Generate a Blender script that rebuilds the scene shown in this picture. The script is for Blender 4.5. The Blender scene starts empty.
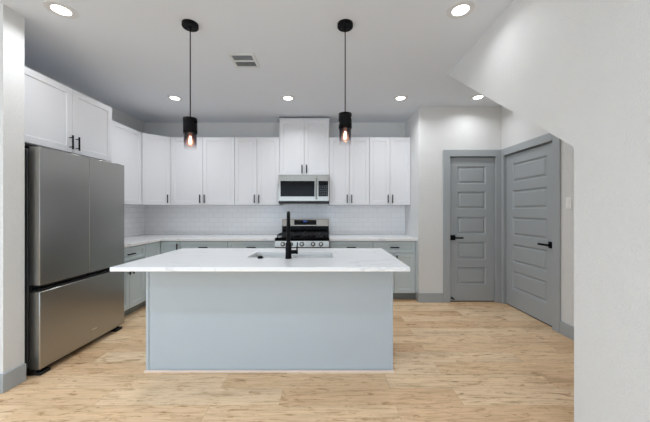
import bpy, bmesh, math
from mathutils import Vector, Matrix

C = bpy.context.scene.collection
scene = bpy.context.scene
PI = math.pi

# ------------------------------------------------------------------ camera
cam_data = bpy.data.cameras.new('camera')
cam = bpy.data.objects.new('camera', cam_data)
C.objects.link(cam)
cam.location = (0, 0, 1.28)
cam.rotation_euler = (PI / 2, 0, 0)
cam_data.sensor_width = 36.0
cam_data.lens = 16.0
cam_data.shift_x = -1.0 / 650.0
cam_data.clip_start = 0.02
scene.camera = cam

# ------------------------------------------------------------------ exposure, world, added daylight
scene.view_settings.view_transform = 'Standard'
scene.view_settings.look = 'None'
scene.view_settings.exposure = 0.15
scene.view_settings.gamma = 1.0
scene.view_settings.use_curve_mapping = False
scene.cycles.use_denoising = True
scene.cycles.max_bounces = 10
scene.cycles.diffuse_bounces = 6
scene.cycles.sample_clamp_indirect = 6.0

world = bpy.data.worlds.new('World')
scene.world = world
world.use_nodes = True
wn = world.node_tree.nodes
wn['Background'].inputs['Color'].default_value = (0.72, 0.84, 1.0, 1)
wn['Background'].inputs['Strength'].default_value = 1.2


def area_light(name, loc, rot, sx, sy, power, color):
    d = bpy.data.lights.new(name, 'AREA')
    d.shape = 'RECTANGLE'
    d.size = sx
    d.size_y = sy
    d.energy = power
    d.color = color
    o = bpy.data.objects.new(name, d)
    o.location = loc
    o.rotation_euler = rot
    C.objects.link(o)
    return o


DAY = (0.70, 0.86, 1.0)
DOWN_POWER = 5.9
ROOM_POWER = 8.0
DOWN_SPREAD = 150
REAR_POWER = 36
LEFT_POWER = 23
DOWN_COLOR = (0.93, 0.97, 1.0)
ROOM_COLOR = (0.66, 0.83, 1.0)
# area lights added as daylight at unseen, made-up window openings, rear and far left
area_light('added_daylight_rear', (-1.3, -3.58, 1.35), (PI / 2, 0, 0), 3.6, 1.9, REAR_POWER, DAY)
area_light('added_daylight_left', (-4.18, -0.9, 1.45), (0, -PI / 2, 0), 1.6, 2.4, LEFT_POWER, DAY)

# ------------------------------------------------------------------ materials
MATS = {}


def lin(c):
    return tuple(((x / 255.0) / 12.92 if x / 255.0 <= 0.04045 else ((x / 255.0 + 0.055) / 1.055) ** 2.4) for x in c)


def new_mat(name):
    m = bpy.data.materials.new(name)
    m.use_nodes = True
    nt = m.node_tree
    return m, nt, nt.nodes['Principled BSDF'], nt.nodes.new('ShaderNodeTexCoord')


def mat(name, rgb, rough=0.5, metal=0.0, vary=0.03, scale=6.0, bump=0.0, bump_scale=200.0, coat=0.0, emit=None, emit_s=0.0, spec=0.5, stretch=None):
    """rgb is an sRGB colour; a faint procedural noise varies it."""
    m, nt, b, tc = new_mat(name)
    col = lin(rgb)
    vec = tc.outputs['Object']
    if stretch:
        mp = nt.nodes.new('ShaderNodeMapping')
        mp.inputs['Scale'].default_value = stretch
        nt.links.new(vec, mp.inputs['Vector'])
        vec = mp.outputs['Vector']
    n = nt.nodes.new('ShaderNodeTexNoise')
    n.inputs['Scale'].default_value = scale
    n.inputs['Detail'].default_value = 3
    nt.links.new(vec, n.inputs['Vector'])
    mx = nt.nodes.new('ShaderNodeMixRGB')
    mx.inputs[1].default_value = tuple(max(0, c * (1 - vary)) for c in col) + (1,)
    mx.inputs[2].default_value = tuple(min(1, c * (1 + vary)) for c in col) + (1,)
    nt.links.new(n.outputs['Fac'], mx.inputs[0])
    nt.links.new(mx.outputs[0], b.inputs['Base Color'])
    b.inputs['Roughness'].default_value = rough
    b.inputs['Metallic'].default_value = metal
    b.inputs['Specular IOR Level'].default_value = spec
    b.inputs['Coat Weight'].default_value = coat
    if bump:
        n2 = nt.nodes.new('ShaderNodeTexNoise')
        n2.inputs['Scale'].default_value = bump_scale
        n2.inputs['Detail'].default_value = 2
        nt.links.new(vec, n2.inputs['Vector'])
        bp = nt.nodes.new('ShaderNodeBump')
        bp.inputs['Strength'].default_value = bump
        bp.inputs['Distance'].default_value = 0.004
        nt.links.new(n2.outputs['Fac'], bp.inputs['Height'])
        nt.links.new(bp.outputs['Normal'], b.inputs['Normal'])
    if emit:
        b.inputs['Emission Color'].default_value = lin(emit) + (1,)
        b.inputs['Emission Strength'].default_value = emit_s
    MATS[name] = m
    return m


mat('wall_paint', (224, 224, 223), 0.75, bump=0.75, bump_scale=95.0, vary=0.012)
mat('ceiling_paint', (222, 227, 234), 0.8, bump=0.2, bump_scale=60.0, vary=0.012)
mat('trim_grey', (168, 173, 176), 0.4, vary=0.015)
mat('trim_pale', (205, 212, 216), 0.4, vary=0.015)
mat('cabinet_white', (231, 231, 234), 0.35, vary=0.01)
mat('cabinet_grey', (197, 209, 213), 0.4, vary=0.015)
mat('island_grey', (184, 194, 201), 0.45, vary=0.01)
mat('cabinet_inside', (190, 190, 186), 0.6)
mat('toe_grey', (128, 134, 134), 0.5)
mat('black_metal', (9, 9, 12), 0.5, spec=0.12, vary=0.1)
mat('black_plastic', (16, 16, 17), 0.45, vary=0.1)
mat('black_gloss', (5, 5, 6), 0.12, vary=0.1, spec=0.15)
mat('cast_iron', (20, 20, 22), 0.6, vary=0.15, bump=0.1)
mat('steel', (160, 157, 151), 0.24, metal=1.0, vary=0.04, scale=4.0, stretch=(1, 40, 40))
mat('sink_steel', (215, 214, 210), 0.32, metal=1.0, vary=0.04, stretch=(1, 30, 30))
mat('fridge_steel', (168, 167, 163), 0.30, metal=1.0, vary=0.05, scale=5.0, stretch=(1, 40, 60))
mat('fridge_side', (96, 98, 100), 0.4, metal=0.6, vary=0.04)
mat('hinge_steel', (170, 174, 176), 0.35, metal=0.8)
mat('plastic_white', (248, 247, 245), 0.4, vary=0.01)
mat('ring_shade', (214, 215, 216), 0.6, vary=0.01)  # grey stands in for the shade of a recessed baffle
mat('vent_white', (214, 216, 216), 0.5, vary=0.01)
mat('vent_slat', (196, 204, 210), 0.5, vary=0.02)
mat('vent_dark', (14, 14, 15), 0.7)
mat('shoe_wood', (226, 204, 188), 0.45, vary=0.06, stretch=(2, 40, 40))
mat('lens', (255, 255, 255), 0.5, emit=(255, 253, 248), emit_s=6.0)

mat('filament', (255, 240, 220), 0.3, emit=(255, 232, 205), emit_s=30.0)
mat('clock_blue', (60, 120, 255), 0.4, emit=(80, 150, 255), emit_s=0.7)
mat('key_grey', (78, 84, 92), 0.4)
mat('badge', (205, 205, 205), 0.3, metal=0.8)


def floor_mat():
    m, nt, b, tc = new_mat('oak_planks')
    L = nt.links.new
    N = nt.nodes.new
    br = N('ShaderNodeTexBrick')
    br.offset = 0.37
    br.offset_frequency = 2
    br.inputs['Color1'].default_value = (0, 0, 0, 1)
    br.inputs['Color2'].default_value = (1, 1, 1, 1)
    br.inputs['Mortar'].default_value = (0.5, 0.5, 0.5, 1)
    br.inputs['Scale'].default_value = 1.0
    br.inputs['Mortar Size'].default_value = 0.0012
    br.inputs['Brick Width'].default_value = 1.22
    br.inputs['Row Height'].default_value = 0.18
    mp0 = N('ShaderNodeMapping')
    mp0.inputs['Location'].default_value = (0.31, 0.075, 0)
    L(tc.outputs['Object'], mp0.inputs['Vector'])
    L(mp0.outputs['Vector'], br.inputs['Vector'])
    mul = N('ShaderNodeMath'); mul.operation = 'MULTIPLY'; mul.inputs[1].default_value = 37.0
    L(br.outputs['Color'], mul.inputs[0])

    def noise(sx, sy, scale, detail, rough=0.6, dist=0.0):
        mp = N('ShaderNodeMapping')
        mp.inputs['Scale'].default_value = (sx, sy, 1)
        L(tc.outputs['Object'], mp.inputs['Vector'])
        n = N('ShaderNodeTexNoise'); n.noise_dimensions = '4D'
        n.inputs['Scale'].default_value = scale
        n.inputs['Detail'].default_value = detail
        n.inputs['Roughness'].default_value = rough
        n.inputs['Distortion'].default_value = dist
        L(mp.outputs['Vector'], n.inputs['Vector'])
        L(mul.outputs[0], n.inputs['W'])
        return n

    def ramp(src, stops):
        r = N('ShaderNodeValToRGB')
        e = r.color_ramp.elements
        while len(e) < len(stops):
            e.new(0.5)
        for k, (p, c) in enumerate(stops):
            e[k].position = p
            e[k].color = tuple(c) + (1,)
        L(src, r.inputs['Fac'])
        return r

    def mult(a, bb, fac=1.0):
        mx = N('ShaderNodeMixRGB'); mx.blend_type = 'MULTIPLY'
        mx.inputs[0].default_value = fac
        L(a, mx.inputs[1]); L(bb, mx.inputs[2])
        return mx.outputs[0]

    tone = ramp(br.outputs['Color'], [(0.0, lin((230, 192, 151))), (0.5, lin((240, 207, 168))), (1.0, lin((248, 220, 185)))])
    patch = ramp(noise(0.9, 5, 1.6, 3, 0.55, 0.4).outputs['Fac'], [(0.27, (0.66, 0.60, 0.53)), (0.48, (1, 1, 1)), (0.75, (1.06, 1.05, 1.04))])
    grain = ramp(noise(1.6, 42, 2.2, 6, 0.65, 0.5).outputs['Fac'], [(0.33, (0.74, 0.68, 0.60)), (0.5, (0.98, 0.97, 0.96)), (0.7, (1.05, 1.05, 1.05))])
    knots = ramp(noise(3.2, 12, 2.0, 6, 0.66, 1.2).outputs['Fac'], [(0.31, (0.32, 0.22, 0.15)), (0.38, (0.76, 0.67, 0.57)), (0.46, (1, 1, 1))])
    streak = ramp(noise(2.2, 24, 2.0, 7, 0.75, 1.0).outputs['Fac'], [(0.31, (0.40, 0.28, 0.18)), (0.39, (0.80, 0.71, 0.60)), (0.46, (1, 1, 1)), (0.75, (1.06, 1.06, 1.06))])
    seam = ramp(br.outputs['Fac'], [(0.0, (1, 1, 1)), (1.0, (0.62, 0.55, 0.48))])
    c = mult(tone.outputs[0], patch.outputs[0], 0.75)
    c = mult(c, grain.outputs[0], 0.9)
    c = mult(c, streak.outputs[0], 1.0)
    c = mult(c, knots.outputs[0], 0.9)
    c = mult(c, seam.outputs[0], 0.8)
    L(c, b.inputs['Base Color'])
    b.inputs['Roughness'].default_value = 0.42
    b.inputs['Specular IOR Level'].default_value = 0.4
    MATS['oak_planks'] = m


floor_mat()


def marble_mat():
    m, nt, b, tc = new_mat('marble_quartz')
    L = nt.links.new
    N = nt.nodes.new
    mp = N('ShaderNodeMapping')
    mp.inputs['Rotation'].default_value = (0, 0, 0.5)
    mp.inputs['Scale'].default_value = (0.7, 1.7, 1.0)
    L(tc.outputs['Object'], mp.inputs['Vector'])
    n = N('ShaderNodeTexNoise')
    n.inputs['Scale'].default_value = 1.2
    n.inputs['Detail'].default_value = 5
    n.inputs['Roughness'].default_value = 0.55
    n.inputs['Distortion'].default_value = 0.8
    L(mp.outputs['Vector'], n.inputs['Vector'])
    r = N('ShaderNodeValToRGB')
    e = r.color_ramp.elements
    e[0].position = 0.488; e[0].color = (0, 0, 0, 1)
    e[1].position = 0.50; e[1].color = (1, 1, 1, 1)
    k = e.new(0.512); k.color = (0, 0, 0, 1)
    L(n.outputs['Fac'], r.inputs['Fac'])
    n2 = N('ShaderNodeTexNoise')
    n2.inputs['Scale'].default_value = 1.3
    L(tc.outputs['Object'], n2.inputs['Vector'])
    mm = N('ShaderNodeMath'); mm.operation = 'MULTIPLY'
    L(r.outputs[0], mm.inputs[0]); L(n2.outputs['Fac'], mm.inputs[1])
    mx = N('ShaderNodeMixRGB')
    mx.inputs[1].default_value = lin((245, 245, 246)) + (1,)
    mx.inputs[2].default_value = lin((208, 210, 214)) + (1,)
    L(mm.outputs[0], mx.inputs[0])
    L(mx.outputs[0], b.inputs['Base Color'])
    b.inputs['Roughness'].default_value = 0.22
    MATS['marble_quartz'] = m


marble_mat()


def tile_mat(name, axis):
    m, nt, b, tc = new_mat(name)
    L = nt.links.new
    N = nt.nodes.new
    sp = N('ShaderNodeSeparateXYZ'); L(tc.outputs['Object'], sp.inputs[0])
    cb = N('ShaderNodeCombineXYZ')
    L(sp.outputs[axis], cb.inputs[0]); L(sp.outputs['Z'], cb.inputs[1])
    br = N('ShaderNodeTexBrick')
    br.offset = 0.5
    br.inputs['Color1'].default_value = lin((245, 245, 246)) + (1,)
    br.inputs['Color2'].default_value = lin((249, 249, 250)) + (1,)
    br.inputs['Mortar'].default_value = lin((226, 227, 228)) + (1,)
    br.inputs['Scale'].default_value = 1.0
    br.inputs['Mortar Size'].default_value = 0.0022
    br.inputs['Mortar Smooth'].default_value = 0.2
    br.inputs['Brick Width'].default_value = 0.1545
    br.inputs['Row Height'].default_value = 0.0783
    L(cb.outputs[0], br.inputs['Vector'])
    L(br.outputs['Color'], b.inputs['Base Color'])
    bp = N('ShaderNodeBump')
    bp.invert = True
    bp.inputs['Strength'].default_value = 0.5
    bp.inputs['Distance'].default_value = 0.002
    L(br.outputs['Fac'], bp.inputs['Height'])
    L(bp.outputs['Normal'], b.inputs['Normal'])
    b.inputs['Roughness'].default_value = 0.15
    MATS[name] = m


tile_mat('tile_back', 'X')
tile_mat('tile_left', 'Y')


def smoked_glass():
    """ombre glass: smoked at the top of the shade, clear at its rim (object z runs down from 0)"""
    m = bpy.data.materials.new('smoked_glass')
    m.use_nodes = True
    nt = m.node_tree
    nt.nodes.clear()
    L = nt.links.new
    N = nt.nodes.new
    out = N('ShaderNodeOutputMaterial')
    tc = N('ShaderNodeTexCoord')
    sp = N('ShaderNodeSeparateXYZ'); L(tc.outputs['Object'], sp.inputs[0])
    mr = N('ShaderNodeMapRange')
    mr.inputs['From Min'].default_value = -0.13
    mr.inputs['From Max'].default_value = 0.0
    L(sp.outputs['Z'], mr.inputs['Value'])
    r = N('ShaderNodeValToRGB')
    e = r.color_ramp.elements
    # tint of one of the four glass walls a sight line crosses
    e[0].position = 0.0; e[0].color = (0.985, 0.985, 0.985, 1)
    e[1].position = 1.0; e[1].color = (0.42, 0.38, 0.42, 1)
    k = e.new(0.2); k.color = (0.95, 0.94, 0.945, 1)
    k = e.new(0.5); k.color = (0.70, 0.63, 0.64, 1)
    L(mr.outputs[0], r.inputs['Fac'])
    tr = N('ShaderNodeBsdfTransparent'); L(r.outputs[0], tr.inputs['Color'])
    gl = N('ShaderNodeBsdfGlossy'); gl.inputs['Roughness'].default_value = 0.04
    gl.inputs['Color'].default_value = (0.9, 0.9, 0.9, 1)
    lw = N('ShaderNodeLayerWeight')
    pw = N('ShaderNodeMath'); pw.operation = 'POWER'; pw.inputs[1].default_value = 4.0
    L(lw.outputs['Facing'], pw.inputs[0])
    fr = N('ShaderNodeMath'); fr.operation = 'MULTIPLY_ADD'; fr.inputs[1].default_value = 0.5; fr.inputs[2].default_value = 0.03
    L(pw.outputs[0], fr.inputs[0])
    mx = N('ShaderNodeMixShader')
    L(fr.outputs[0], mx.inputs[0]); L(tr.outputs[0], mx.inputs[1]); L(gl.outputs[0], mx.inputs[2])
    L(mx.outputs[0], out.inputs['Surface'])
    MATS['smoked_glass'] = m


smoked_glass()


def bulb_glass():
    """amber tinted glowing bulb envelope, half transparent so the filament shows"""
    m = bpy.data.materials.new('bulb_glass')
    m.use_nodes = True
    nt = m.node_tree
    nt.nodes.clear()
    N = nt.nodes.new
    out = N('ShaderNodeOutputMaterial')
    tr = N('ShaderNodeBsdfTransparent'); tr.inputs['Color'].default_value = (1.0, 0.86, 0.74, 1)
    em = N('ShaderNodeEmission'); em.inputs['Color'].default_value = (1.0, 0.55, 0.36, 1); em.inputs['Strength'].default_value = 1.3  # emission in the glass paints a mild halo round the filament
    mx = N('ShaderNodeMixShader'); mx.inputs[0].default_value = 0.35
    nt.links.new(tr.outputs[0], mx.inputs[1]); nt.links.new(em.outputs[0], mx.inputs[2])
    nt.links.new(mx.outputs[0], out.inputs['Surface'])
    MATS['bulb_glass'] = m


bulb_glass()

# ------------------------------------------------------------------ mesh helpers


def BM():
    return bmesh.new()


def box(bm, x0, x1, y0, y1, z0, z1):
    v = [bm.verts.new(p) for p in ((x0, y0, z0), (x1, y0, z0), (x1, y1, z0), (x0, y1, z0),
                                   (x0, y0, z1), (x1, y0, z1), (x1, y1, z1), (x0, y1, z1))]
    for f in ((3, 2, 1, 0), (4, 5, 6, 7), (0, 1, 5, 4), (1, 2, 6, 5), (2, 3, 7, 6), (3, 0, 4, 7)):
        bm.faces.new([v[i] for i in f])


def prism(bm, pts, z0, z1):
    """vertical prism from a counter-clockwise outline"""
    a = [bm.verts.new((x, y, z0)) for x, y in pts]
    b = [bm.verts.new((x, y, z1)) for x, y in pts]
    n = len(pts)
    bm.faces.new(list(reversed(a)))
    bm.faces.new(b)
    for i in range(n):
        j = (i + 1) % n
        bm.faces.new((a[i], a[j], b[j], b[i]))


def prism_x(bm, pts, x0, x1):
    """prism along x from a (y, z) outline"""
    a = [bm.verts.new((x0, y, z)) for y, z in pts]
    b = [bm.verts.new((x1, y, z)) for y, z in pts]
    n = len(pts)
    bm.faces.new(list(reversed(a)))
    bm.faces.new(b)
    for i in range(n):
        j = (i + 1) % n
        bm.faces.new((a[i], a[j], b[j], b[i]))
    bmesh.ops.recalc_face_normals(bm, faces=bm.faces)


def lathe(bm, prof, seg=32, mtx=None, closed=True):
    """revolve (radius, z) points about z"""
    rings = []
    for r, z in prof:
        if r < 1e-6:
            rings.append([bm.verts.new((0, 0, z))])
        else:
            rings.append([bm.verts.new((r * math.cos(2 * PI * k / seg), r * math.sin(2 * PI * k / seg), z)) for k in range(seg)])
    allv = [v for rg in rings for v in rg]
    for a, b in zip(rings, rings[1:]):
        for k in range(seg):
            k2 = (k + 1) % seg
            if len(a) == 1 and len(b) == 1:
                continue
            if len(a) == 1:
                bm.faces.new((a[0], b[k], b[k2]))
            elif len(b) == 1:
                bm.faces.new((a[k], a[k2], b[0]))
            else:
                bm.faces.new((a[k], a[k2], b[k2], b[k]))
    if mtx is not None:
        for v in allv:
            v.co = mtx @ v.co
    bmesh.ops.recalc_face_normals(bm, faces=bm.faces)


def cyl(bm, p0, p1, r, seg=16):
    p0 = Vector(p0); p1 = Vector(p1)
    d = p1 - p0
    q = d.to_track_quat('Z', 'Y').to_matrix().to_4x4()
    lathe(bm, [(0, 0), (r, 0), (r, d.length), (0, d.length)], seg, Matrix.Translation(p0) @ q)


def tube(bm, pts, rad, seg=16):
    """sweep a circle along points with one radius each"""
    pts = [Vector(p) for p in pts]
    rings = []
    for i, p in enumerate(pts):
        t = (pts[min(i + 1, len(pts) - 1)] - pts[max(i - 1, 0)]).normalized()
        side = Vector((1, 0, 0)) if abs(t.x) < 0.9 else Vector((0, 1, 0))
        u = (side - t * side.dot(t)).normalized()
        w = t.cross(u)
        r = rad[i] if isinstance(rad, (list, tuple)) else rad
        rings.append([bm.verts.new(p + (u * math.cos(2 * PI * k / seg) + w * math.sin(2 * PI * k / seg)) * r) for k in range(seg)])
    for a, b in zip(rings, rings[1:]):
        for k in range(seg):
            bm.faces.new((a[k], a[(k + 1) % seg], b[(k + 1) % seg], b[k]))
    bm.faces.new(rings[0]); bm.faces.new(rings[-1])
    bmesh.ops.recalc_face_normals(bm, faces=bm.faces)


def shaker(bm, x0, x1, z0, z1, yb, yf, rail=0.057, rec=0.008, sl=0.003):
    """slab from y=yb (back) to y=yf (front, smaller) whose front has a recessed flat centre panel"""
    def loop(i, y):
        return [bm.verts.new(p) for p in ((x0 + i, y, z0 + i), (x1 - i, y, z0 + i), (x1 - i, y, z1 - i), (x0 + i, y, z1 - i))]
    back = loop(0, yb); f0 = loop(0, yf); f1 = loop(rail, yf); f2 = loop(rail + sl, yf + rec)
    bm.faces.new(list(reversed(back)))
    for a, b in ((back, f0), (f0, f1), (f1, f2)):
        for k in range(4):
            bm.faces.new((a[k], a[(k + 1) % 4], b[(k + 1) % 4], b[k]))
    bm.faces.new(f2)
    bmesh.ops.recalc_face_normals(bm, faces=bm.faces)


def obj(name, bm, m, parent=None, bevel=0.0, loc=None, rot=None, smooth=True, label=None, solid=0.0):
    me = bpy.data.meshes.new(name)
    bm.to_mesh(me)
    bm.free()
    me.materials.append(MATS[m])
    if smooth:
        me.polygons.foreach_set('use_smooth', [True] * len(me.polygons))
        me.set_sharp_from_angle(angle=math.radians(35))
    o = bpy.data.objects.new(name, me)
    C.objects.link(o)
    if parent is not None:
        o.parent = parent
    if loc:
        o.location = loc
    if rot:
        o.rotation_euler = rot
    if solid:
        s = o.modifiers.new('thickness', 'SOLIDIFY')
        s.thickness = solid
        s.offset = -1
    if bevel:
        b = o.modifiers.new('bevel', 'BEVEL')
        b.width = bevel
        b.segments = 2
        b.limit_method = 'ANGLE'
    if label:
        o['label'] = label
    return o


def tag(o, label, cat, group=None, kind=None):
    o['label'] = label
    o['category'] = cat
    if group:
        o['group'] = group
    if kind:
        o['kind'] = kind
    return o


def thing(name, label, cat, loc=(0, 0, 0), rz=0.0, group=None, kind=None):
    o = bpy.data.objects.new(name, None)
    o.empty_display_size = 0.1
    C.objects.link(o)
    o.location = loc
    o.rotation_euler = (0, 0, rz)
    return tag(o, label, cat, group, kind)


def struct(name, bm, m, label, cat, bevel=0.0):
    return tag(obj(name, bm, m, bevel=bevel), label, cat, kind='structure')


# ------------------------------------------------------------------ room measures
H = 2.743                      # ceiling height
XL, XR = -3.0, 1.305           # kitchen left wall, kitchen right return / stair wall plane
XD = 2.46                      # wall with the big grey door
YB, YD = 4.78, 4.05            # kitchen back wall, closet door wall
YS0, YS1 = 2.04, 2.185          # wall stub beside the fridge
XS = -2.280                     # face of that stub
XO, YO = -4.2, -3.6            # rest of the room behind the camera

# ------------------------------------------------------------------ structure
b = BM(); box(b, XO - 0.1, XD + 0.1, YO - 0.1, YB + 0.1, -0.06, 0)
struct('floor', b, 'oak_planks', 'light oak plank floor running across the kitchen', 'floor')
b = BM(); box(b, XO - 0.1, XD + 0.1, YO - 0.1, YB + 0.1, H, H + 0.06)
struct('ceiling', b, 'ceiling_paint', 'flat pale grey ceiling over the kitchen', 'ceiling')

b = BM(); box(b, XL - 0.1, XR, YB, YB + 0.1, 0, H)
struct('wall_back', b, 'wall_paint', 'pale wall behind the range and upper cabinets', 'wall')
b = BM(); box(b, XL - 0.1, XL, YS1, YB, 0, H)
struct('wall_left', b, 'wall_paint', 'pale wall behind the fridge and left run of cabinets', 'wall')
b = BM(); box(b, XO - 0.1, XS, YS0, YS1, 0, H)
struct('wall_stub', b, 'wall_paint', 'short wall end at the left edge beside the fridge', 'wall')


def wall_with_hole(axis, a0, a1, h0, h1, zt, t0, t1, z0=0.0):
    bm = BM()
    def bb(u0, u1, w0, w1):
        if axis == 'x':
            box(bm, u0, u1, t0, t1, w0, w1)
        else:
            box(bm, t0, t1, u0, u1, w0, w1)
    bb(a0, h0, 0, H); bb(h1, a1, 0, H); bb(h0, h1, zt, H)
    if z0 > 0:
        bb(h0, h1, 0, z0)
    return bm


# wall with the closet door (faces the camera) and its return to the kitchen back wall
CD0, CD1, DT = 1.730, 2.378, 2.050          # closet door opening, door head height
RD0, RD1 = 3.115, 3.985                      # big door opening along y
b = wall_with_hole('x', XR, XD + 0.1, CD0, CD1, DT, YD, YD + 0.1)
box(b, XR, XR + 0.1, YD + 0.1, YB + 0.1, 0, H)
box(b, XR + 0.1, XD + 0.1, YD + 0.1, YD + 0.14, 0, H)  # unseen backing added behind the narrow door to keep sky light out
struct('wall_closet', b, 'wall_paint', 'pale wall around the narrow grey door with its corner into the kitchen', 'wall')
b = wall_with_hole('y', 1.3, YD, RD0, RD1, DT, XD, XD + 0.1)
box(b, XD + 0.1, XD + 0.14, 1.3, YD + 0.14, 0, H)  # unseen backing added behind the wide door against leaking sky light
struct('wall_right', b, 'wall_paint', 'pale wall around the wide grey door at right', 'wall')
# boxed-in staircase: its near side wall and sloping underside
b = BM()
prism_x(b, [(YO, 0), (1.52, 0), (1.52, 1.617), (3.10, H), (YO, H)], XR, XD)
struct('wall_stair', b, 'wall_paint', 'textured wall at the right with the sloping stair underside cut into it', 'wall')
# rest of the room behind the camera
b = wall_with_hole('x', XO - 0.1, XR, -3.1, 0.5, 2.3, YO - 0.1, YO, 0.4)
struct('wall_rear', b, 'wall_paint', 'wall behind the camera with an added wide window opening', 'wall')
b = wall_with_hole('y', YO, YS0, -2.1, 0.3, 2.25, XO - 0.1, XO, 0.65)
struct('wall_far_left', b, 'wall_paint', 'far left wall behind the camera with an added window opening', 'wall')


def baseboard(name, bm, m, label):
    return struct(name, bm, m, label, 'baseboard', bevel=0.003)


BH, BT = 0.13, 0.015
b = BM(); box(b, XR - BT, 1.655, YD - BT, YD, 0, BH); box(b, XR - BT, XR, YD, 4.118, 0, BH)
baseboard('baseboard_closet', b, 'trim_grey', 'grey baseboard left of the narrow door')
b = BM(); box(b, XD - BT, XD, 1.535, RD0 - 0.092, 0, BH)
baseboard('baseboard_right', b, 'trim_grey', 'grey baseboard right of the wide door')
b = BM(); box(b, XS, XS + BT, YS0 - BT, YS1, 0, BH); box(b, XO, XS, YS0 - BT, YS0, 0, BH)
baseboard('baseboard_left', b, 'trim_grey', 'pale grey baseboard on the wall end beside the fridge')
b = BM(); box(b, XR - BT, XR, YO, 1.52 + BT, 0, BH); box(b, XR, XD - BT, 1.52, 1.52 + BT, 0, BH)
baseboard('baseboard_stair', b, 'trim_grey', 'grey baseboard along the stair wall')


# ------------------------------------------------------------------ passage doors
def raised_door(w, h, t, n=5):
    """slab x 0..w, front at y=0, back at y=t, with n raised panels one above another"""
    bm = BM()
    st = 0.116 if w < 0.7 else 0.13
    top, bot, rail = 0.116, 0.228, 0.108
    ph = (h - top - bot - rail * (n - 1)) / n
    def quad(x0, x1, z0, z1, y=0.0):
        bm.faces.new([bm.verts.new(p) for p in ((x0, y, z0), (x1, y, z0), (x1, y, z1), (x0, y, z1))])
    quad(0, st, 0, h); quad(w - st, w, 0, h)
    z = bot
    quad(st, w - st, 0, bot)
    for k in range(n):
        loops = []
        for i, y in ((0, 0), (0.016, 0.017), (0.023, 0.017), (0.042, 0.002)):
            loops.append([bm.verts.new(p) for p in ((st + i, y, z + i), (w - st - i, y, z + i), (w - st - i, y, z + ph - i), (st + i, y, z + ph - i))])
        for a, c in zip(loops, loops[1:]):
            for q in range(4):
                bm.faces.new((a[q], a[(q + 1) % 4], c[(q + 1) % 4], c[q]))
        bm.faces.new(loops[-1])
        z += ph
        nz = z + (rail if k < n - 1 else top)
        quad(st, w - st, z, nz)
        z = nz
    # edges and back
    for p in (((0, 0, 0), (0, 0, h), (0, t, h), (0, t, 0)), ((w, 0, 0), (w, t, 0), (w, t, h), (w, 0, h)),
              ((0, 0, h), (w, 0, h), (w, t, h), (0, t, h)), ((0, 0, 0), (0, t, 0), (w, t, 0), (w, 0, 0)),
              ((0, t, 0), (0, t, h), (w, t, h), (w, t, 0))):
        bm.faces.new([bm.verts.new(q) for q in p])
    return bm


def passage_door(name, label, w, loc, rz, lever_side, right_casing, left_casing):
    """opening of width w starts at local x=0; the wall face is local y=0, the room is on -y"""
    root = thing(name, label, 'door', loc, rz, kind='structure')
    g = 0.004
    cs = 0.086
    bm = BM()
    box(bm, -left_casing, 0.006, -0.018, 0, 0, DT + cs)
    box(bm, w - 0.006, w + right_casing, -0.018, 0, 0, DT + cs)
    box(bm, 0.006, w - 0.006, -0.018, 0, DT - 0.006, DT + cs)
    obj('door_casing', bm, 'trim_grey', root, bevel=0.003)
    bm = BM()
    box(bm, 0, 0.003, 0.0, 0.1, 0, DT); box(bm, w - 0.003, w, 0.0, 0.1, 0, DT); box(bm, 0.003, w - 0.003, 0.0, 0.1, DT - 0.003, DT)
    box(bm, 0.015, w - 0.015, 0.062, 0.1, DT - 0.06, DT - 0.003); box(bm, 0.003, 0.015, 0.062, 0.1, 0, DT - 0.003); box(bm, w - 0.015, w - 0.003, 0.062, 0.1, 0, DT - 0.003)
    obj('door_jamb', bm, 'trim_grey', root)
    sl = obj('door_slab', raised_door(w - 2 * g - 0.006, DT - 0.038, 0.036), 'trim_grey', root, smooth=False, loc=(g + 0.003, 0.024, 0.014))
    # black strip standing in for the shaded gap under the slab
    bm = BM(); box(bm, 0.006, w - 0.006, 0.030, 0.052, 0.0, 0.014)
    obj('gap_shade', bm, 'black_plastic', root)
    # hinges
    hx = w - 0.004 if lever_side == 'L' else 0.004
    for hz in (0.22, 1.02, 1.80):
        bm = BM()
        cyl(bm, (hx, 0.012, hz - 0.045), (hx, 0.012, hz + 0.045), 0.0075, 12)
        cyl(bm, (hx, 0.012, hz + 0.045), (hx, 0.012, hz + 0.05), 0.005, 12)
        obj('hinge', bm, 'hinge_steel', root)
    # lever on a square rose
    lx = 0.055 if lever_side == 'L' else w - 0.065
    sgn = 1 if lever_side == 'L' else -1
    bm = BM()
    box(bm, lx - 0.036, lx + 0.036, 0.013, 0.022, 0.905 - 0.036, 0.905 + 0.036)
    cyl(bm, (lx, 0.014, 0.905), (lx, -0.03, 0.905), 0.011, 16)
    xa, xb = sorted((lx - sgn * 0.012, lx + sgn * 0.125))
    box(bm, xa, xb, -0.042, -0.028, 0.905 - 0.011, 0.905 + 0.011)
    obj('door_handle', bm, 'black_metal', root, bevel=0.002, label='black lever handle on a square rose')
    return root


passage_door('door_1', 'narrow grey five-panel door facing the camera', CD1 - CD0, (CD0, YD, 0), 0, 'L', XD - CD1 - 0.002, 0.092)
# local x runs towards -y of the room: hinge side at the far corner
passage_door('door_2', 'wide grey five-panel door seen at an angle on the right wall', RD1 - RD0, (XD, RD1, 0), -PI / 2, 'R', 0.092, YD - RD1 - 0.020)

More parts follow.
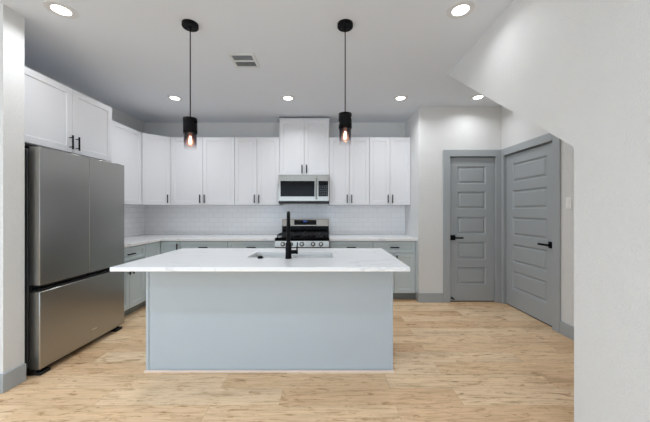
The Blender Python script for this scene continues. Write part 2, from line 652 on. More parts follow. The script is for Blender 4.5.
# ------------------------------------------------------------------ backsplash
b = BM(); box(b, XL + 0.009, XR, YB - 0.009, YB, 0.8935, 1.371)
box(b, -0.716, 0.047, YB - 0.009, YB, 1.371, 1.80)
struct('tile_backsplash', b, 'tile_back', 'white subway tile backsplash on the back wall', 'backsplash')
b = BM(); box(b, XL, XL + 0.009, 3.17, YB, 0.8935, 1.371)
struct('tile_backsplash', b, 'tile_left', 'white subway tile backsplash on the left wall beside the fridge', 'backsplash')


# ------------------------------------------------------------------ cabinets
def bar_handle(parent, x, z, yf, vertical=True, length=0.128):
    """black bar pull on two posts; yf is the door front (room towards -y)"""
    bm = BM()
    h = length / 2
    yo = yf - 0.032
    if vertical:
        cyl(bm, (x, yo, z - h), (x, yo, z + h), 0.0075, 12)
        for s in (-1, 1):
            cyl(bm, (x, yf, z + s * h * 0.68), (x, yo, z + s * h * 0.68), 0.0045, 10)
    else:
        cyl(bm, (x - h, yo, z), (x + h, yo, z), 0.0075, 12)
        for s in (-1, 1):
            cyl(bm, (x + s * h * 0.68, yf, z), (x + s * h * 0.68, yo, z), 0.0045, 10)
    return obj('handle', bm, 'black_metal', parent)


DTH = 0.02                                   # door thickness


def wall_cabinet(label, cx, face, rz, w, z0, z1, depth, ndoors, m='cabinet_white', handles=True, crown=0.0, group='white upper cabinets', split=None):
    """cx, face = world position of the middle of the door front plane"""
    root = thing('upper_cabinet', label, 'cabinet', (cx, face, z0), rz, group)
    h = z1 - z0
    bm = BM(); box(bm, -w / 2, w / 2, DTH, depth, 0, h)
    obj('cabinet_body', bm, m, root)
    if crown:
        bm = BM(); box(bm, -w / 2 - 0.008, w / 2 + 0.008, 0.0, depth, h, h + crown)
        obj('crown_strip', bm, m, root, bevel=0.003)
    dw = w / ndoors
    for k in range(ndoors):
        x0 = -w / 2 + k * dw + 0.0025
        x1 = x0 + dw - 0.005
        if split:
            x0, x1 = (-w / 2 + 0.0025, split - 0.0025) if k == 0 else (split + 0.0025, w / 2 - 0.0025)
        bm = BM(); shaker(bm, x0, x1, 0.004, h - 0.004, DTH, 0.0)
        d = obj('door', bm, m, root, bevel=0.0012)
        if handles:
            hx = x1 - 0.032 if (ndoors == 1 or k == 0) else x0 + 0.032
            bar_handle(d, hx, 0.094, 0.0)
    return root


UZ0, UZ1, UF = 1.372, 2.42, 4.45
ud = YB - UF - 0.001


def back_upper(label, x0, x1, z0=UZ0, z1=UZ1, crown=0.0):
    return wall_cabinet(label, (x0 + x1) / 2, UF, 0, x1 - x0 - 0.001, z0, z1, ud, 2, crown=crown)


back_upper('white upper cabinet on the back wall directly behind the left pendant', -2.392, -1.408)
back_upper('white upper cabinet on the back wall touching the left side of the microwave', -1.408, -0.718)
back_upper('tall white cabinet mounted over the microwave and rising to the ceiling', -0.718, 0.049, 1.83, 2.69, crown=0.02)
back_upper('white upper cabinet on the back wall touching the right side of the microwave', 0.049, 0.670)
back_upper('white upper cabinet at the right end of the back wall', 0.670, 1.303)
# left wall: run beside the corner, then the deep cabinet over the fridge
ly0, ly1 = 3.195, 4.187
wall_cabinet('white upper cabinet on the left wall past the fridge', -2.67, (ly0 + ly1) / 2, PI / 2, ly1 - ly0 - 0.002, UZ0, UZ1, 0.328, 2, split=3.60 - (ly0 + ly1) / 2)
fy0, fy1 = 2.195, 3.19
wall_cabinet('deep white two-door cabinet above the refrigerator', -2.36, (fy0 + fy1) / 2, PI / 2, fy1 - fy0, 1.818, UZ1, 0.638, 2)
# diagonal corner cabinet
root = thing('upper_cabinet', 'white diagonal upper cabinet in the back left corner', 'cabinet', (-2.70, 4.48, UZ0), 0, 'white upper cabinets')
pa, pb = Vector((-2.668, 4.189)), Vector((-2.394, 4.451))
dd = (pb - pa).normalized()
nn = Vector((dd.y, -dd.x))
o2 = Vector((-2.70, 4.48))
q = [pa - nn * DTH + dd * 0.012, pb - nn * DTH - dd * 0.012, Vector((-2.394, 4.475)), Vector((-2.394, YB - 0.001)), Vector((XL + 0.001, YB - 0.001)), Vector((XL + 0.001, 4.189)), Vector((-2.69, 4.189))]
b = BM(); prism(b, [tuple(p - o2) for p in q], 0, UZ1 - UZ0)
bmesh.ops.recalc_face_normals(b, faces=b.faces)
obj('cabinet_body', b, 'cabinet_white', root)
wd = (pb - pa).length
b = BM(); shaker(b, 0.003, wd - 0.003, 0.004, UZ1 - UZ0 - 0.004, DTH, 0.0)
dr = obj('door', b, 'cabinet_white', root, bevel=0.0012, loc=(pa.x - o2.x, pa.y - o2.y, 0), rot=(0, 0, math.atan2(dd.y, dd.x)))
bar_handle(dr, wd - 0.05, 0.094, 0.0)

# lower cabinets -------------------------------------------------------
CT, CB = 0.895, 0.865          # island counter top and underside
KT, KB = 0.893, 0.854          # wall-run counter top and underside
TK = 0.105                     # toe kick height
BF = 4.125                     # base door front plane on the back wall
LF = -2.36                     # base door front plane on the left wall
DZ = 0.685                     # bottom of drawer fronts


def base_cabinet(label, cx, cy, rz, w, depth, ndoors, filler=0.0):
    root = thing('base_cabinet', label, 'cabinet', (cx, cy, 0), rz, 'grey base cabinets')
    bm = BM(); box(bm, -w / 2, w / 2, DTH, depth, TK, KB - 0.001)
    if filler:
        box(bm, w / 2 - filler, w / 2, 0.004, DTH, TK, KB - 0.001)
    obj('cabinet_body', bm, 'cabinet_grey', root)
    bm = BM(); box(bm, -w / 2, w / 2, 0.085, depth - 0.02, 0, TK)
    obj('toe_kick', bm, 'toe_grey', root)
    wu = w - filler
    x0, x1 = -w / 2 + 0.009, -w / 2 + wu - 0.009
    bm = BM(); shaker(bm, x0, x1, DZ, KB - 0.012, DTH, 0.0, rail=0.04, rec=0.012)
    d = obj('drawer', bm, 'cabinet_grey', root, bevel=0.0012)
    bar_handle(d, (x0 + x1) / 2, (DZ + KB - 0.012) / 2, 0.0, vertical=False)
    dw = wu / ndoors
    for k in range(ndoors):
        a0 = -w / 2 + k * dw + (0.009 if k == 0 else 0.003)
        a1 = -w / 2 + (k + 1) * dw - (0.009 if k == ndoors - 1 else 0.003)
        bm = BM(); shaker(bm, a0, a1, TK + 0.003, DZ - 0.010, DTH, 0.0)
        d = obj('door', bm, 'cabinet_grey', root, bevel=0.0012)
        hx = a1 - 0.03 if k == 0 else a0 + 0.03
        bar_handle(d, hx, DZ - 0.1, 0.0)
    return root


bd = YB - BF - 0.001
for label, x0, x1, fil in (
        ('grey base cabinet on the back wall beside the corner cabinet', -2.085, -1.402, 0),
        ('grey base cabinet touching the left side of the range', -1.402, -0.719, 0),
        ('grey base cabinet touching the right side of the range', 0.049, 0.668, 0),
        ('grey base cabinet at the right end of the back wall', 0.668, 1.303, 0.022)):
    base_cabinet(label, (x0 + x1) / 2, BF, 0, x1 - x0 - 0.001, bd, 2, fil)
base_cabinet('grey base cabinet on the left wall beside the refrigerator', LF, (3.165 + 3.775) / 2, PI / 2, 3.775 - 3.165 - 0.001, 0.638, 2)
# corner base cabinet with an inside corner and folding doors
cx0, cy0 = -2.70, 4.45
root = thing('base_cabinet', 'grey corner base cabinet with folding doors in the back left corner', 'cabinet', (cx0, cy0, 0), 0, 'grey base cabinets')


def lp(pts):
    return [(x - cx0, y - cy0) for x, y in pts]


b = BM(); prism(b, lp([(XL + 0.001, 3.7755), (LF - DTH, 3.7755), (LF - DTH, BF + DTH), (-2.0855, BF + DTH), (-2.0855, YB - 0.001), (XL + 0.001, YB - 0.001)]), TK, KB - 0.001)
obj('cabinet_body', b, 'cabinet_grey', root)
b = BM(); prism(b, lp([(XL + 0.02, 3.78), (LF - 0.085, 3.78), (LF - 0.085, BF + 0.085), (-2.09, BF + 0.085), (-2.09, YB - 0.02), (XL + 0.02, YB - 0.02)]), 0, TK)
obj('toe_kick', b, 'toe_grey', root)
wl = BF - 3.7755
b = BM(); shaker(b, 0.003, wl - 0.004, TK + 0.003, KB - 0.012, DTH, 0.0, rail=0.05)
obj('door', b, 'cabinet_grey', root, bevel=0.0012, loc=(LF - cx0, 3.7755 - cy0, 0), rot=(0, 0, PI / 2))
wr = -2.0855 - LF
b = BM(); shaker(b, 0.004, wr - 0.003, TK + 0.003, KB - 0.012, DTH, 0.0, rail=0.05)
d = obj('door', b, 'cabinet_grey', root, bevel=0.0012, loc=(LF - cx0, BF - cy0, 0))
bar_handle(d, wr - 0.03, KB - 0.1, 0.0)

# counters ---------------------------------------------------------------
CF = BF - 0.025
b = BM()
prism(b, [(XL + 0.0095, 3.162), (LF + 0.025, 3.162), (LF + 0.025, CF), (-0.719, CF), (-0.719, YB - 0.0095), (XL + 0.0095, YB - 0.0095)], KB, KT)
tag(obj('countertop', b, 'marble_quartz', bevel=0.003), 'white L-shaped countertop along the left wall up to the range', 'countertop')
b = BM(); box(b, 0.049, XR - 0.001, CF, YB - 0.0095, KB, KT)
tag(obj('countertop', b, 'marble_quartz', bevel=0.003), 'white countertop right of the range', 'countertop')

# ------------------------------------------------------------------ refrigerator (front towards +x)
FX, FY0, FY1 = -2.205, 2.226, 3.160
fw = FY1 - FY0
root = thing('refrigerator', 'large brushed steel three-door refrigerator beside the left wall end', 'refrigerator', (FX, (FY0 + FY1) / 2, 0), PI / 2)
hw = fw / 2
DD = 0.085                      # door depth
b = BM()
box(b, -hw + 0.006, hw - 0.006, DD + 0.014, 0.755, 0.06, 1.765)
obj('cabinet_body', b, 'fridge_side', root, bevel=0.004)
b = BM(); box(b, -hw + 0.02, hw - 0.02, DD, DD + 0.014, 0.07, 1.755)
obj('door_gasket', b, 'black_plastic', root)
for x0, x1 in ((-hw, -0.002), (0.002, hw)):
    b = BM(); box(b, x0, x1, 0, DD, 0.705, 1.778)
    d = obj('door', b, 'fridge_steel', root, bevel=0.003)
    b = BM(); box(b, x0 + 0.02, x1 - 0.004, 0.022, DD - 0.01, 0.688, 0.705)
    obj('grip_recess', b, 'black_plastic', d)
b = BM(); box(b, -hw, hw, 0, DD, 0.055, 0.655)
fd = obj('freezer_drawer', b, 'fridge_steel', root, bevel=0.006)
b = BM(); box(b, -hw + 0.02, hw - 0.02, 0.022, DD - 0.01, 0.655, 0.672)
obj('grip_recess', b, 'black_plastic', fd)
b = BM(); box(b, 0.03, 0.085, -0.0012, 0.0, 0.155, 0.165)
obj('badge', b, 'badge', fd)
b = BM(); box(b, -hw + 0.012, hw - 0.012, 0.05, 0.14, 0.018, 0.055)
obj('base_grille', b, 'black_plastic', root, bevel=0.004)
for s in (-1, 1):
    b = BM()
    x = s * (hw - 0.06)
    box(b, x - 0.045, x + 0.045, 0.01, 0.12, 0.0, 0.024)
    obj('foot', b, 'black_plastic', root, bevel=0.006)
    b = BM()
    x = s * (hw - 0.045)
    box(b, x - 0.035, x + 0.035, 0.035, 0.22, 1.7782, 1.788)
    cyl(b, (x, 0.06, 1.788), (x, 0.06, 1.791), 0.014, 16)
    obj('hinge_cover', b, 'black_plastic', root, bevel=0.004)

# ------------------------------------------------------------------ range
RX = -0.335
RW = 0.380
root = thing('range', 'stainless gas range with black cooktop between the grey base cabinets', 'range', (RX, 4.06, 0), 0)
b = BM(); box(b, -RW, RW, 0.0, 0.70, 0.10, 0.864)
obj('body', b, 'black_plastic', root)
b = BM(); box(b, -RW + 0.01, RW - 0.01, 0.06, 0.68, 0.0, 0.10)
obj('toe_base', b, 'black_plastic', root)
b = BM(); box(b, -RW, RW, -0.03, 0.64, 0.864, 0.905)
obj('cooktop', b, 'black_gloss', root, bevel=0.004)
b = BM(); prism_x(b, [(0.0, 0.775), (-0.045, 0.775), (-0.034, 0.863), (0.0, 0.863)], -RW, RW)
pn = obj('control_panel', b, 'steel', root, bevel=0.002)
for kx in (-0.265, -0.155, 0.0, 0.155, 0.265):
    b = BM()
    t = Matrix.Translation((kx, -0.039, 0.818)) @ Matrix.Rotation(PI / 2 - 0.16, 4, 'X')
    lathe(b, [(0, 0), (0.025, 0), (0.025, 0.006), (0.021, 0.008), (0.019, 0.034), (0.016, 0.038), (0, 0.038)], 24, t)
    kb = obj('knob', b, 'steel', pn)
    b = BM()
    lathe(b, [(0.025, 0), (0.032, 0), (0.032, 0.004), (0.025, 0.004)], 24, t)
    obj('bezel', b, 'black_metal', kb)
b = BM(); box(b, -RW + 0.003, RW - 0.003, -0.04, 0.0, 0.30, 0.765)
od = obj('oven_door', b, 'steel', root, bevel=0.005)
b = BM(); box(b, -RW + 0.09, RW - 0.09, -0.042, -0.04, 0.38, 0.64)
obj('oven_window', b, 'black_gloss', od)
b = BM(); cyl(b, (-RW + 0.05, -0.085, 0.72), (RW - 0.05, -0.085, 0.72), 0.012, 16)
for s in (-1, 1):
    cyl(b, (s * (RW - 0.08), -0.04, 0.72), (s * (RW - 0.08), -0.085, 0.72), 0.009, 12)
obj('door_handle', b, 'steel', od)
b = BM(); box(b, -RW + 0.003, RW - 0.003, -0.04, 0.0, 0.11, 0.29)
obj('storage_drawer', b, 'steel', root, bevel=0.005)
# burners and continuous grates
for bx, by in ((-0.24, 0.16), (-0.24, 0.47), (0.0, 0.32), (0.24, 0.16), (0.24, 0.47)):
    b = BM()
    lathe(b, [(0, 0.905), (0.055, 0.905), (0.05, 0.915), (0.038, 0.917), (0.038, 0.925), (0.03, 0.928), (0, 0.928)], 28, Matrix.Translation((bx, by, 0)))
    obj('burner', b, 'cast_iron', root)
for gx in (-0.24, 0.0, 0.24):
    b = BM()
    g0, g1, h0, h1 = gx - 0.116, gx + 0.116, 0.03, 0.60
    zt0, zt1 = 0.932, 0.948
    for x in (g0, g1 - 0.012):
        box(b, x, x + 0.012, h0, h1, zt0, zt1)
    for y in (h0, 0.175, 0.31, 0.445, h1 - 0.012):
        box(b, g0 + 0.012, g1 - 0.012, y, y + 0.012, zt0, zt1)
    box(b, gx - 0.006, gx + 0.006, h0 + 0.012, h1 - 0.012, zt0 + 0.001, zt1 + 0.001)
    for x in (g0, g1 - 0.014):
        for y in (h0, h1 - 0.014):
            box(b, x, x + 0.014, y, y + 0.014, 0.905, zt0)
    obj('grate', b, 'cast_iron', root, bevel=0.002)
# back guard: black riser, stainless console with the clock
b = BM(); box(b, -RW, RW, 0.64, 0.70, 0.864, 1.035)
for k in range(3):
    box(b, -RW + 0.03, RW - 0.03, 0.632, 0.64, 0.94 + 0.03 * k, 0.952 + 0.03 * k)
obj('back_riser', b, 'black_gloss', root, bevel=0.003)
b = BM(); prism_x(b, [(0.70, 1.035), (0.615, 1.035), (0.635, 1.15), (0.70, 1.15)], -RW, RW)
bg = obj('back_console', b, 'steel', root, bevel=0.004)
b = BM(); prism_x(b, [(0.632, 1.055), (0.6175, 1.055), (0.6315, 1.136), (0.646, 1.136)], -0.18, 0.18)
dp = obj('display', b, 'black_gloss', bg)
b = BM()
for k, x in enumerate((-0.024, -0.012, 0.004, 0.016)):
    zc = 1.112
    for dz in (-0.0065, 0.0, 0.0065):
        box(b, x - 0.004, x + 0.004, 0.622, 0.629, zc + dz - 0.0009, zc + dz + 0.0009)
    box(b, x + 0.0032, x + 0.005, 0.622, 0.629, zc - 0.0065, zc + 0.0065)
obj('clock_digits', b, 'clock_blue', dp, label='blue lit clock digits')

# ------------------------------------------------------------------ microwave
MW = 0.379
root = thing('microwave', 'stainless over-the-range microwave under the tall white cabinet', 'microwave', (RX, 4.34, 1.40), 0)
mh = 0.425
b = BM(); box(b, -MW, MW, 0.03, 0.43, 0.03, mh)
obj('body', b, 'steel', root)
b = BM(); box(b, -MW, MW, 0.012, 0.42, 0.0, 0.03)
for k in range(8):
    x = -0.30 + 0.075 * k
    box(b, x, x + 0.06, 0.004, 0.012, 0.01, 0.022)
obj('vent_base', b, 'black_plastic', root, bevel=0.003)
# door: steel frame around a dark window
xs = MW - 0.17
b = BM()
box(b, -MW, -MW + 0.030, 0, 0.03, 0.035, mh); box(b, xs - 0.045, xs, 0, 0.03, 0.035, mh)
box(b, -MW + 0.030, xs - 0.045, 0, 0.03, 0.035, 0.098); box(b, -MW + 0.030, xs - 0.045, 0, 0.03, 0.332, mh)
md = obj('door', b, 'steel', root)
b = BM(); box(b, -MW + 0.030, xs - 0.045, 0.003, 0.028, 0.098, 0.332)
obj('window', b, 'black_gloss', md)
b = BM()
hx = xs - 0.022
cyl(b, (hx, -0.035, 0.06), (hx, -0.035, 0.375), 0.011, 16)
for z in (0.08, 0.355):
    cyl(b, (hx, 0.0, z), (hx, -0.035, z), 0.008, 12)
obj('door_handle', b, 'steel', md)
b = BM()
box(b, xs + 0.003, MW, 0, 0.03, 0.035, mh)
cp = obj('control_panel', b, 'steel', root)
b = BM(); box(b, xs + 0.012, MW - 0.012, -0.002, 0.0, 0.10, 0.332)
kp = obj('keypad', b, 'black_gloss', cp)
b = BM()
for r in range(6):
    for c_ in range(4):
        x = xs + 0.028 + c_ * 0.031
        z = 0.118 + r * 0.026
        box(b, x, x + 0.018, -0.003, -0.002, z, z + 0.012)
obj('key', b, 'key_grey', kp)

# ------------------------------------------------------------------ island
IX0, IX1, IY0, IY1 = -1.435, 0.534, 2.304, 2.90
root = thing('kitchen_island', 'pale grey island base standing on the oak floor', 'kitchen island', ((IX0 + IX1) / 2, (IY0 + IY1) / 2, 0), 0)
iw, idp = (IX1 - IX0) / 2, (IY1 - IY0) / 2
b = BM(); box(b, -iw + 0.018, iw - 0.018, -idp + 0.004, -idp + 0.02, 0, CB - 0.001)
obj('front_panel', b, 'island_grey', root)
for s in (-1, 1):
    b = BM()
    x0, x1 = sorted((s * iw, s * (iw - 0.018)))
    box(b, x0, x1, -idp + 0.02, idp - 0.02, 0, CB - 0.001)
    obj('side_panel', b, 'island_grey', root)
    b = BM()
    x0, x1 = sorted((s * iw, s * (iw - 0.022)))
    box(b, x0, x1, -idp - 0.003, -idp + 0.02, 0, CB - 0.001)
    obj('corner_trim', b, 'island_grey', root, bevel=0.002)
b = BM(); box(b, -iw + 0.018, iw - 0.018, idp - 0.03, idp - 0.012, 0.1, CB - 0.001)
obj('back_frame', b, 'island_grey', root)
nd = 4
for k in range(nd):
    dw = (2 * iw - 0.036) / nd
    x0 = -iw + 0.018 + k * dw
    b = BM(); shaker(b, -dw / 2 + 0.002, dw / 2 - 0.002, 0.108, CB - 0.015, 0.018, 0.0)
    d = obj('door', b, 'island_grey', root, loc=(x0 + dw / 2, idp + 0.006, 0), rot=(0, 0, PI))
    bar_handle(d, (dw / 2 - 0.04) * (1 if k % 2 else -1), CB - 0.12, 0.0)
b = BM(); prism_x(b, [(-idp - 0.003, 0), (-idp - 0.017, 0), (-idp - 0.016, 0.006), (-idp - 0.011, 0.012), (-idp - 0.003, 0.014)], -iw - 0.006, iw + 0.006)
obj('shoe_molding', b, 'shoe_wood', root, label='thin pale wood shoe molding')

# island counter with the sink cut-out
KX0, KX1, KY0, KY1 = -0.655, 0.055, 2.392, 2.725
TX0, TX1, TY0, TY1 = -1.481, 0.577, 1.976, 2.99


def slab_with_hole(xs, ys, z0, z1):
    bm = BM()
    vt = {}
    for i, x in enumerate(xs):
        for j, y in enumerate(ys):
            for k, z in enumerate((z0, z1)):
                vt[i, j, k] = bm.verts.new((x, y, z))
    for i in range(3):
        for j in range(3):
            if i == 1 and j == 1:
                continue
            bm.faces.new((vt[i, j, 1], vt[i + 1, j, 1], vt[i + 1, j + 1, 1], vt[i, j + 1, 1]))
            bm.faces.new((vt[i, j, 0], vt[i, j + 1, 0], vt[i + 1, j + 1, 0], vt[i + 1, j, 0]))
    for a in range(3):
        for (p, q2) in (((a, 0), (a + 1, 0)), ((a + 1, 3), (a, 3)), ((0, a + 1), (0, a)), ((3, a), (3, a + 1))):
            bm.faces.new((vt[p + (0,)], vt[q2 + (0,)], vt[q2 + (1,)], vt[p + (1,)]))
    for (p, q2) in (((1, 1), (1, 2)), ((1, 2), (2, 2)), ((2, 2), (2, 1)), ((2, 1), (1, 1))):
        bm.faces.new((vt[p + (0,)], vt[q2 + (0,)], vt[q2 + (1,)], vt[p + (1,)]))
    bmesh.ops.recalc_face_normals(bm, faces=bm.faces)
    return bm


tag(obj('countertop', slab_with_hole((TX0, KX0, KX1, TX1), (TY0, KY0, KY1, TY1), CB, CT), 'marble_quartz', bevel=0.003),
    'white veined countertop overhanging the island', 'countertop')

# undermount double-bowl sink
sx, sy = (KX0 + KX1) / 2, (KY0 + KY1) / 2
root = thing('sink', 'stainless double-bowl sink set under the island countertop', 'sink', (sx, sy, CB - 0.21), 0)
kw, kd = (KX1 - KX0) / 2, (KY1 - KY0) / 2
div = 0.0


def bowl(x0, x1):
    bm = BM()
    y0, y1, zt, zb = -kd - 0.004, kd + 0.004, 0.209, 0.012
    top = [bm.verts.new(p) for p in ((x0, y0, zt), (x1, y0, zt), (x1, y1, zt), (x0, y1, zt))]
    i = 0.02
    bot = [bm.verts.new(p) for p in ((x0 + i, y0 + i, zb), (x1 - i, y0 + i, zb), (x1 - i, y1 - i, zb), (x0 + i, y1 - i, zb))]
    for k in range(4):
        bm.faces.new((top[k], top[(k + 1) % 4], bot[(k + 1) % 4], bot[k]))
    bm.faces.new(bot)
    bmesh.ops.recalc_face_normals(bm, faces=bm.faces)
    for f in bm.faces:
        f.normal_flip()
    return bm


for x0, x1 in ((-kw - 0.004, div - 0.008), (div + 0.008, kw + 0.004)):
    o = obj('bowl', bowl(x0, x1), 'sink_steel', root, solid=0.002, smooth=False)
    b = BM(); lathe(b, [(0, 0.0125), (0.04, 0.0125), (0.045, 0.016), (0.03, 0.0145), (0, 0.0135)], 24, Matrix.Translation(((x0 + x1) / 2, 0, 0.002)))
    obj('drain', b, 'hinge_steel', o)
b = BM(); box(b, div - 0.008, div + 0.008, -kd - 0.004, kd + 0.004, 0.2, 0.209)
obj('divider', b, 'sink_steel', root)

# faucet: tall gooseneck with pull-down head, pointing over the sink away from the camera
px, py = -0.305, 2.346
root = thing('faucet', 'tall matte black gooseneck faucet standing behind the sink on the island', 'faucet', (px, py, CT), math.atan2(-px, py))
b = BM(); lathe(b, [(0, 0), (0.027, 0), (0.027, 0.006), (0.024, 0.01), (0.0235, 0.12), (0.021, 0.13), (0, 0.13)], 28)
bd_ = obj('body', b, 'black_metal', root)
pts, rad = [], []
R = 0.085
for z in (0.125, 0.18, 0.23, 0.275):
    pts.append((0, 0, z)); rad.append(0.0155)
for k in range(1, 17):
    a = PI * k / 16
    pts.append((0, R - R * math.cos(a), 0.275 + R * 1.12 * math.sin(a))); rad.append(0.0145 - 0.0015 * min(k, 16) / 16)
b = BM(); tube(b, pts, rad, 18)
obj('spout', b, 'black_metal', root)
b = BM(); lathe(b, [(0, 0.155), (0.017, 0.155), (0.018, 0.16), (0.017, 0.235), (0.0145, 0.275), (0, 0.275)], 20, Matrix.Translation((0, 2 * R, 0)))
obj('spray_head', b, 'black_metal', root)
b = BM(); cyl(b, (0.015, 0, 0.052), (0.062, 0, 0.052), 0.0165, 20)
cyl(b, (0.062, 0, 0.052), (0.076, 0, 0.052), 0.018, 20)
tube(b, [(0.069, 0, 0.06), (0.070, -0.002, 0.09), (0.073, -0.004, 0.130)], [0.006, 0.0052, 0.0045], 12)
obj('handle', b, 'black_metal', root)

b = BM(); lathe(b, [(0, 0), (0.023, 0), (0.023, 0.006), (0.019, 0.009), (0.018, 0.016), (0.014, 0.018), (0, 0.018)], 24)
tag(obj('air_switch', b, 'black_metal', loc=(-0.535, 2.356, CT)), 'small black button on the countertop left of the faucet', 'button')


# ------------------------------------------------------------------ pendants
def pendant(label, x, y, zt, zs, zb, cuts):
    """zt top of the metal sleeve, zs its lower edge, zb the glass rim"""
    root = thing('pendant_light', label, 'pendant light', (x, y, H), 0, 'black pendants over the island')
    b = BM(); lathe(b, [(0, 0), (0.061, 0), (0.061, -0.024), (0.058, -0.028), (0.02, -0.029), (0.012, -0.036), (0, -0.036)], 40)
    cn = obj('canopy', b, 'black_metal', root)
    for s in (-1, 1):
        b = BM()
        lathe(b, [(0.006, -0.028), (0.006, -0.031), (0, -0.032)], 12, Matrix.Translation((0.036 * s, 0, 0)))
        obj('screw', b, 'black_gloss', cn)
    b = BM(); cyl(b, (0, 0, -0.035), (0, 0, zt - H + 0.004), 0.0042, 12)
    obj('stem', b, 'black_metal', root)
    # sleeve with cut-out windows, closed by a cap
    r = 0.0515
    h = zt - zs
    zl = [0, -0.018, -0.042, -0.056, -0.082, -h]
    n = 48
    b = BM()
    ring = [[b.verts.new((r * math.cos(2 * PI * k / n), r * math.sin(2 * PI * k / n), z)) for k in range(n)] for z in zl]
    def cut(level, k):
        return any(level == lv and (k - k0) % n < wd for lv, k0, wd in cuts)
    for lv in range(len(zl) - 1):
        for k in range(n):
            if not cut(lv, k):
                b.faces.new((ring[lv][k], ring[lv + 1][k], ring[lv + 1][(k + 1) % n], ring[lv][(k + 1) % n]))
    bmesh.ops.recalc_face_normals(b, faces=b.faces)
    sv = obj('sleeve', b, 'black_metal', root, solid=0.003, loc=(0, 0, zt - H))
    b = BM(); lathe(b, [(0, 0.003), (0.012, 0.003), (0.012, 0.0), (0.048, 0.0), (0.0485, -0.006), (0, -0.006)], 40)
    obj('cap', b, 'black_metal', sv)
    b = BM(); lathe(b, [(0, -0.006), (0.02, -0.006), (0.02, -0.1), (0.017, -0.104), (0, -0.104)], 24)
    obj('socket', b, 'black_plastic', sv)
    # glass
    g = zs - zb
    b = BM(); lathe(b, [(0.047, 0.012), (0.047, -g), (0.0455, -g), (0.0455, 0.012)], 48)
    obj('glass_shade', b, 'smoked_glass', root, loc=(0, 0, zs - H))
    b = BM()
    lathe(b, [(0.012, 0.006), (0.013, -0.012), (0.021, -0.036), (0.0275, -0.058), (0.027, -0.074), (0.019, -0.092), (0.008, -0.1), (0, -0.101)], 28)
    bl = obj('bulb', b, 'bulb_glass', root, loc=(0, 0, zs - H))
    b = BM()
    lathe(b, [(0, -0.018), (0.006, -0.022), (0.011, -0.05), (0.011, -0.07), (0.005, -0.082), (0, -0.084)], 16)
    obj('filament', b, 'filament', bl)
    return root


pendant('black pendant lamp hanging over the left side of the island', -1.062, 2.26, 2.004, 1.886, 1.765, ((1, 44, 4), (3, 8, 6)))
pendant('black pendant lamp hanging over the right side of the island', 0.15, 2.26, 2.04, 1.925, 1.797, ((1, 44, 8), (3, 20, 8)))


# ------------------------------------------------------------------ ceiling fittings
def downlight(label, x, y, power=None, color=None):
    root = thing('recessed_light', label, 'ceiling light', (x, y, H), 0, 'recessed ceiling lights')
    b = BM(); lathe(b, [(0.095, 0), (0.094, -0.004), (0.062, -0.007), (0.057, -0.005), (0.057, 0)], 48)
    obj('trim_ring', b, 'ring_shade', root)
    b = BM(); lathe(b, [(0.0, -0.0055), (0.0568, -0.0045)], 48)
    obj('lens', b, 'lens', root)
    d = bpy.data.lights.new('lamp', 'AREA')
    d.shape = 'DISK'
    d.size = 0.112
    d.energy = power or DOWN_POWER
    d.color = color or DOWN_COLOR
    d.spread = math.radians(DOWN_SPREAD)
    lo = bpy.data.objects.new('lamp', d)
    C.objects.link(lo)
    lo.parent = root
    lo.location = (0, 0, -0.009)
    return root


downlight('large round ceiling light at the left, in front of the fridge', -1.925, 2.10, 4.2)
downlight('large round ceiling light at the right, beside the sloping stair wall', 0.978, 2.10, 1.4)
downlight('small round ceiling light behind the left pendant', -1.956, 3.74)
downlight('small round ceiling light in front of the tall cabinet, between the pendants', -0.492, 3.74)
downlight('small round ceiling light above the upper cabinets right of the right pendant', 0.965, 3.74)
downlight('round ceiling light half tucked behind the stair slope, above the narrow door', 1.952, 3.71, 2.8)
for x in (-3.40, -1.94, -0.48, 0.978):
    for y in (0.46, -1.18, -2.82):
        downlight('round ceiling light in the room behind the camera', x, y, ROOM_POWER * (0.35 if x > 0.5 else 1.0) * (0.75 if y > 0 else 1.2), ROOM_COLOR)

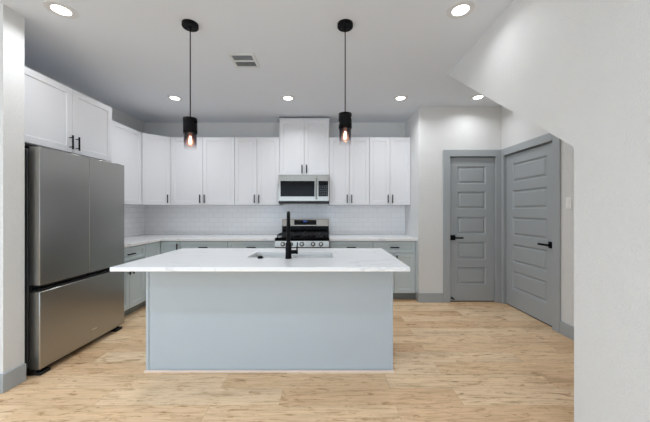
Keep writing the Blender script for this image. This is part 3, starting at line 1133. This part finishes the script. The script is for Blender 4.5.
VX0, VX1, VY0, VY1 = -0.915, -0.672, 2.68, 2.94
root = thing('ceiling_vent', 'square white ceiling vent between the two pendants', 'vent', ((VX0 + VX1) / 2, (VY0 + VY1) / 2, H), 0)
vw, vd = (VX1 - VX0) / 2, (VY1 - VY0) / 2
b = BM()
fl = 0.026
box(b, -vw, vw, -vd, -vd + fl, -0.008, 0); box(b, -vw, vw, vd - fl, vd, -0.008, 0)
box(b, -vw, -vw + fl, -vd + fl, vd - fl, -0.008, 0); box(b, vw - fl, vw, -vd + fl, vd - fl, -0.008, 0)
box(b, -vw + fl, vw - fl, -0.012, 0.012, -0.008, 0)
obj('frame', b, 'vent_white', root, bevel=0.002)
b = BM(); box(b, -vw + fl, vw - fl, -vd + fl, vd - fl, -0.0015, 0)  # near-black sheet in place of the duct's shade; the ceiling has no hole
obj('duct_shade', b, 'vent_dark', root)
for y0, y1, tilt, m in ((-vd + fl, -0.012, 1, 'vent_slat'), (0.012, vd - fl, -1, 'vent_slat')):
    b = BM()
    if tilt > 0:
        for k in range(5):
            y = y0 + 0.012 + k * 0.0195
            prism_x(b, [(y - 0.008, -0.0075), (y + 0.008, -0.003), (y + 0.008, -0.002), (y - 0.008, -0.0065)], -vw + fl, vw - fl)
    else:
        n = 9
        for k in range(n):
            x = -vw + fl + 0.012 + k * 0.0205
            box(b, x - 0.002, x + 0.002, y0, y1, -0.0075, -0.0015)
    obj('louver', b, m, root)

# ------------------------------------------------------------------ small fittings
root = thing('light_switch', 'white wall switch between the wide door and the stair wall', 'switch', (XD, 2.925, 1.36), -PI / 2)
b = BM(); box(b, -0.035, 0.035, -0.006, 0, -0.058, 0.058)
obj('plate', b, 'plastic_white', root, bevel=0.003)
b = BM(); prism_x(b, [(-0.006, -0.034), (-0.012, -0.034), (-0.008, 0.034), (-0.006, 0.034)], -0.0165, 0.0165)
obj('rocker', b, 'plastic_white', root)

root = thing('door_stop', 'small black door stop at the foot of the narrow door', 'door stop', (CD0 + 0.045, YD + 0.020, 0.055), 0)
b = BM(); lathe(b, [(0, 0), (0.014, 0), (0.014, 0.004), (0.006, 0.006), (0.005, 0.05), (0, 0.05)], 16, Matrix.Rotation(PI / 2, 4, 'X'))
obj('stem', b, 'black_metal', root)
b = BM(); lathe(b, [(0, 0.05), (0.011, 0.05), (0.011, 0.065), (0.007, 0.07), (0, 0.07)], 16, Matrix.Rotation(PI / 2, 4, 'X'))
obj('rubber_tip', b, 'black_plastic', root)
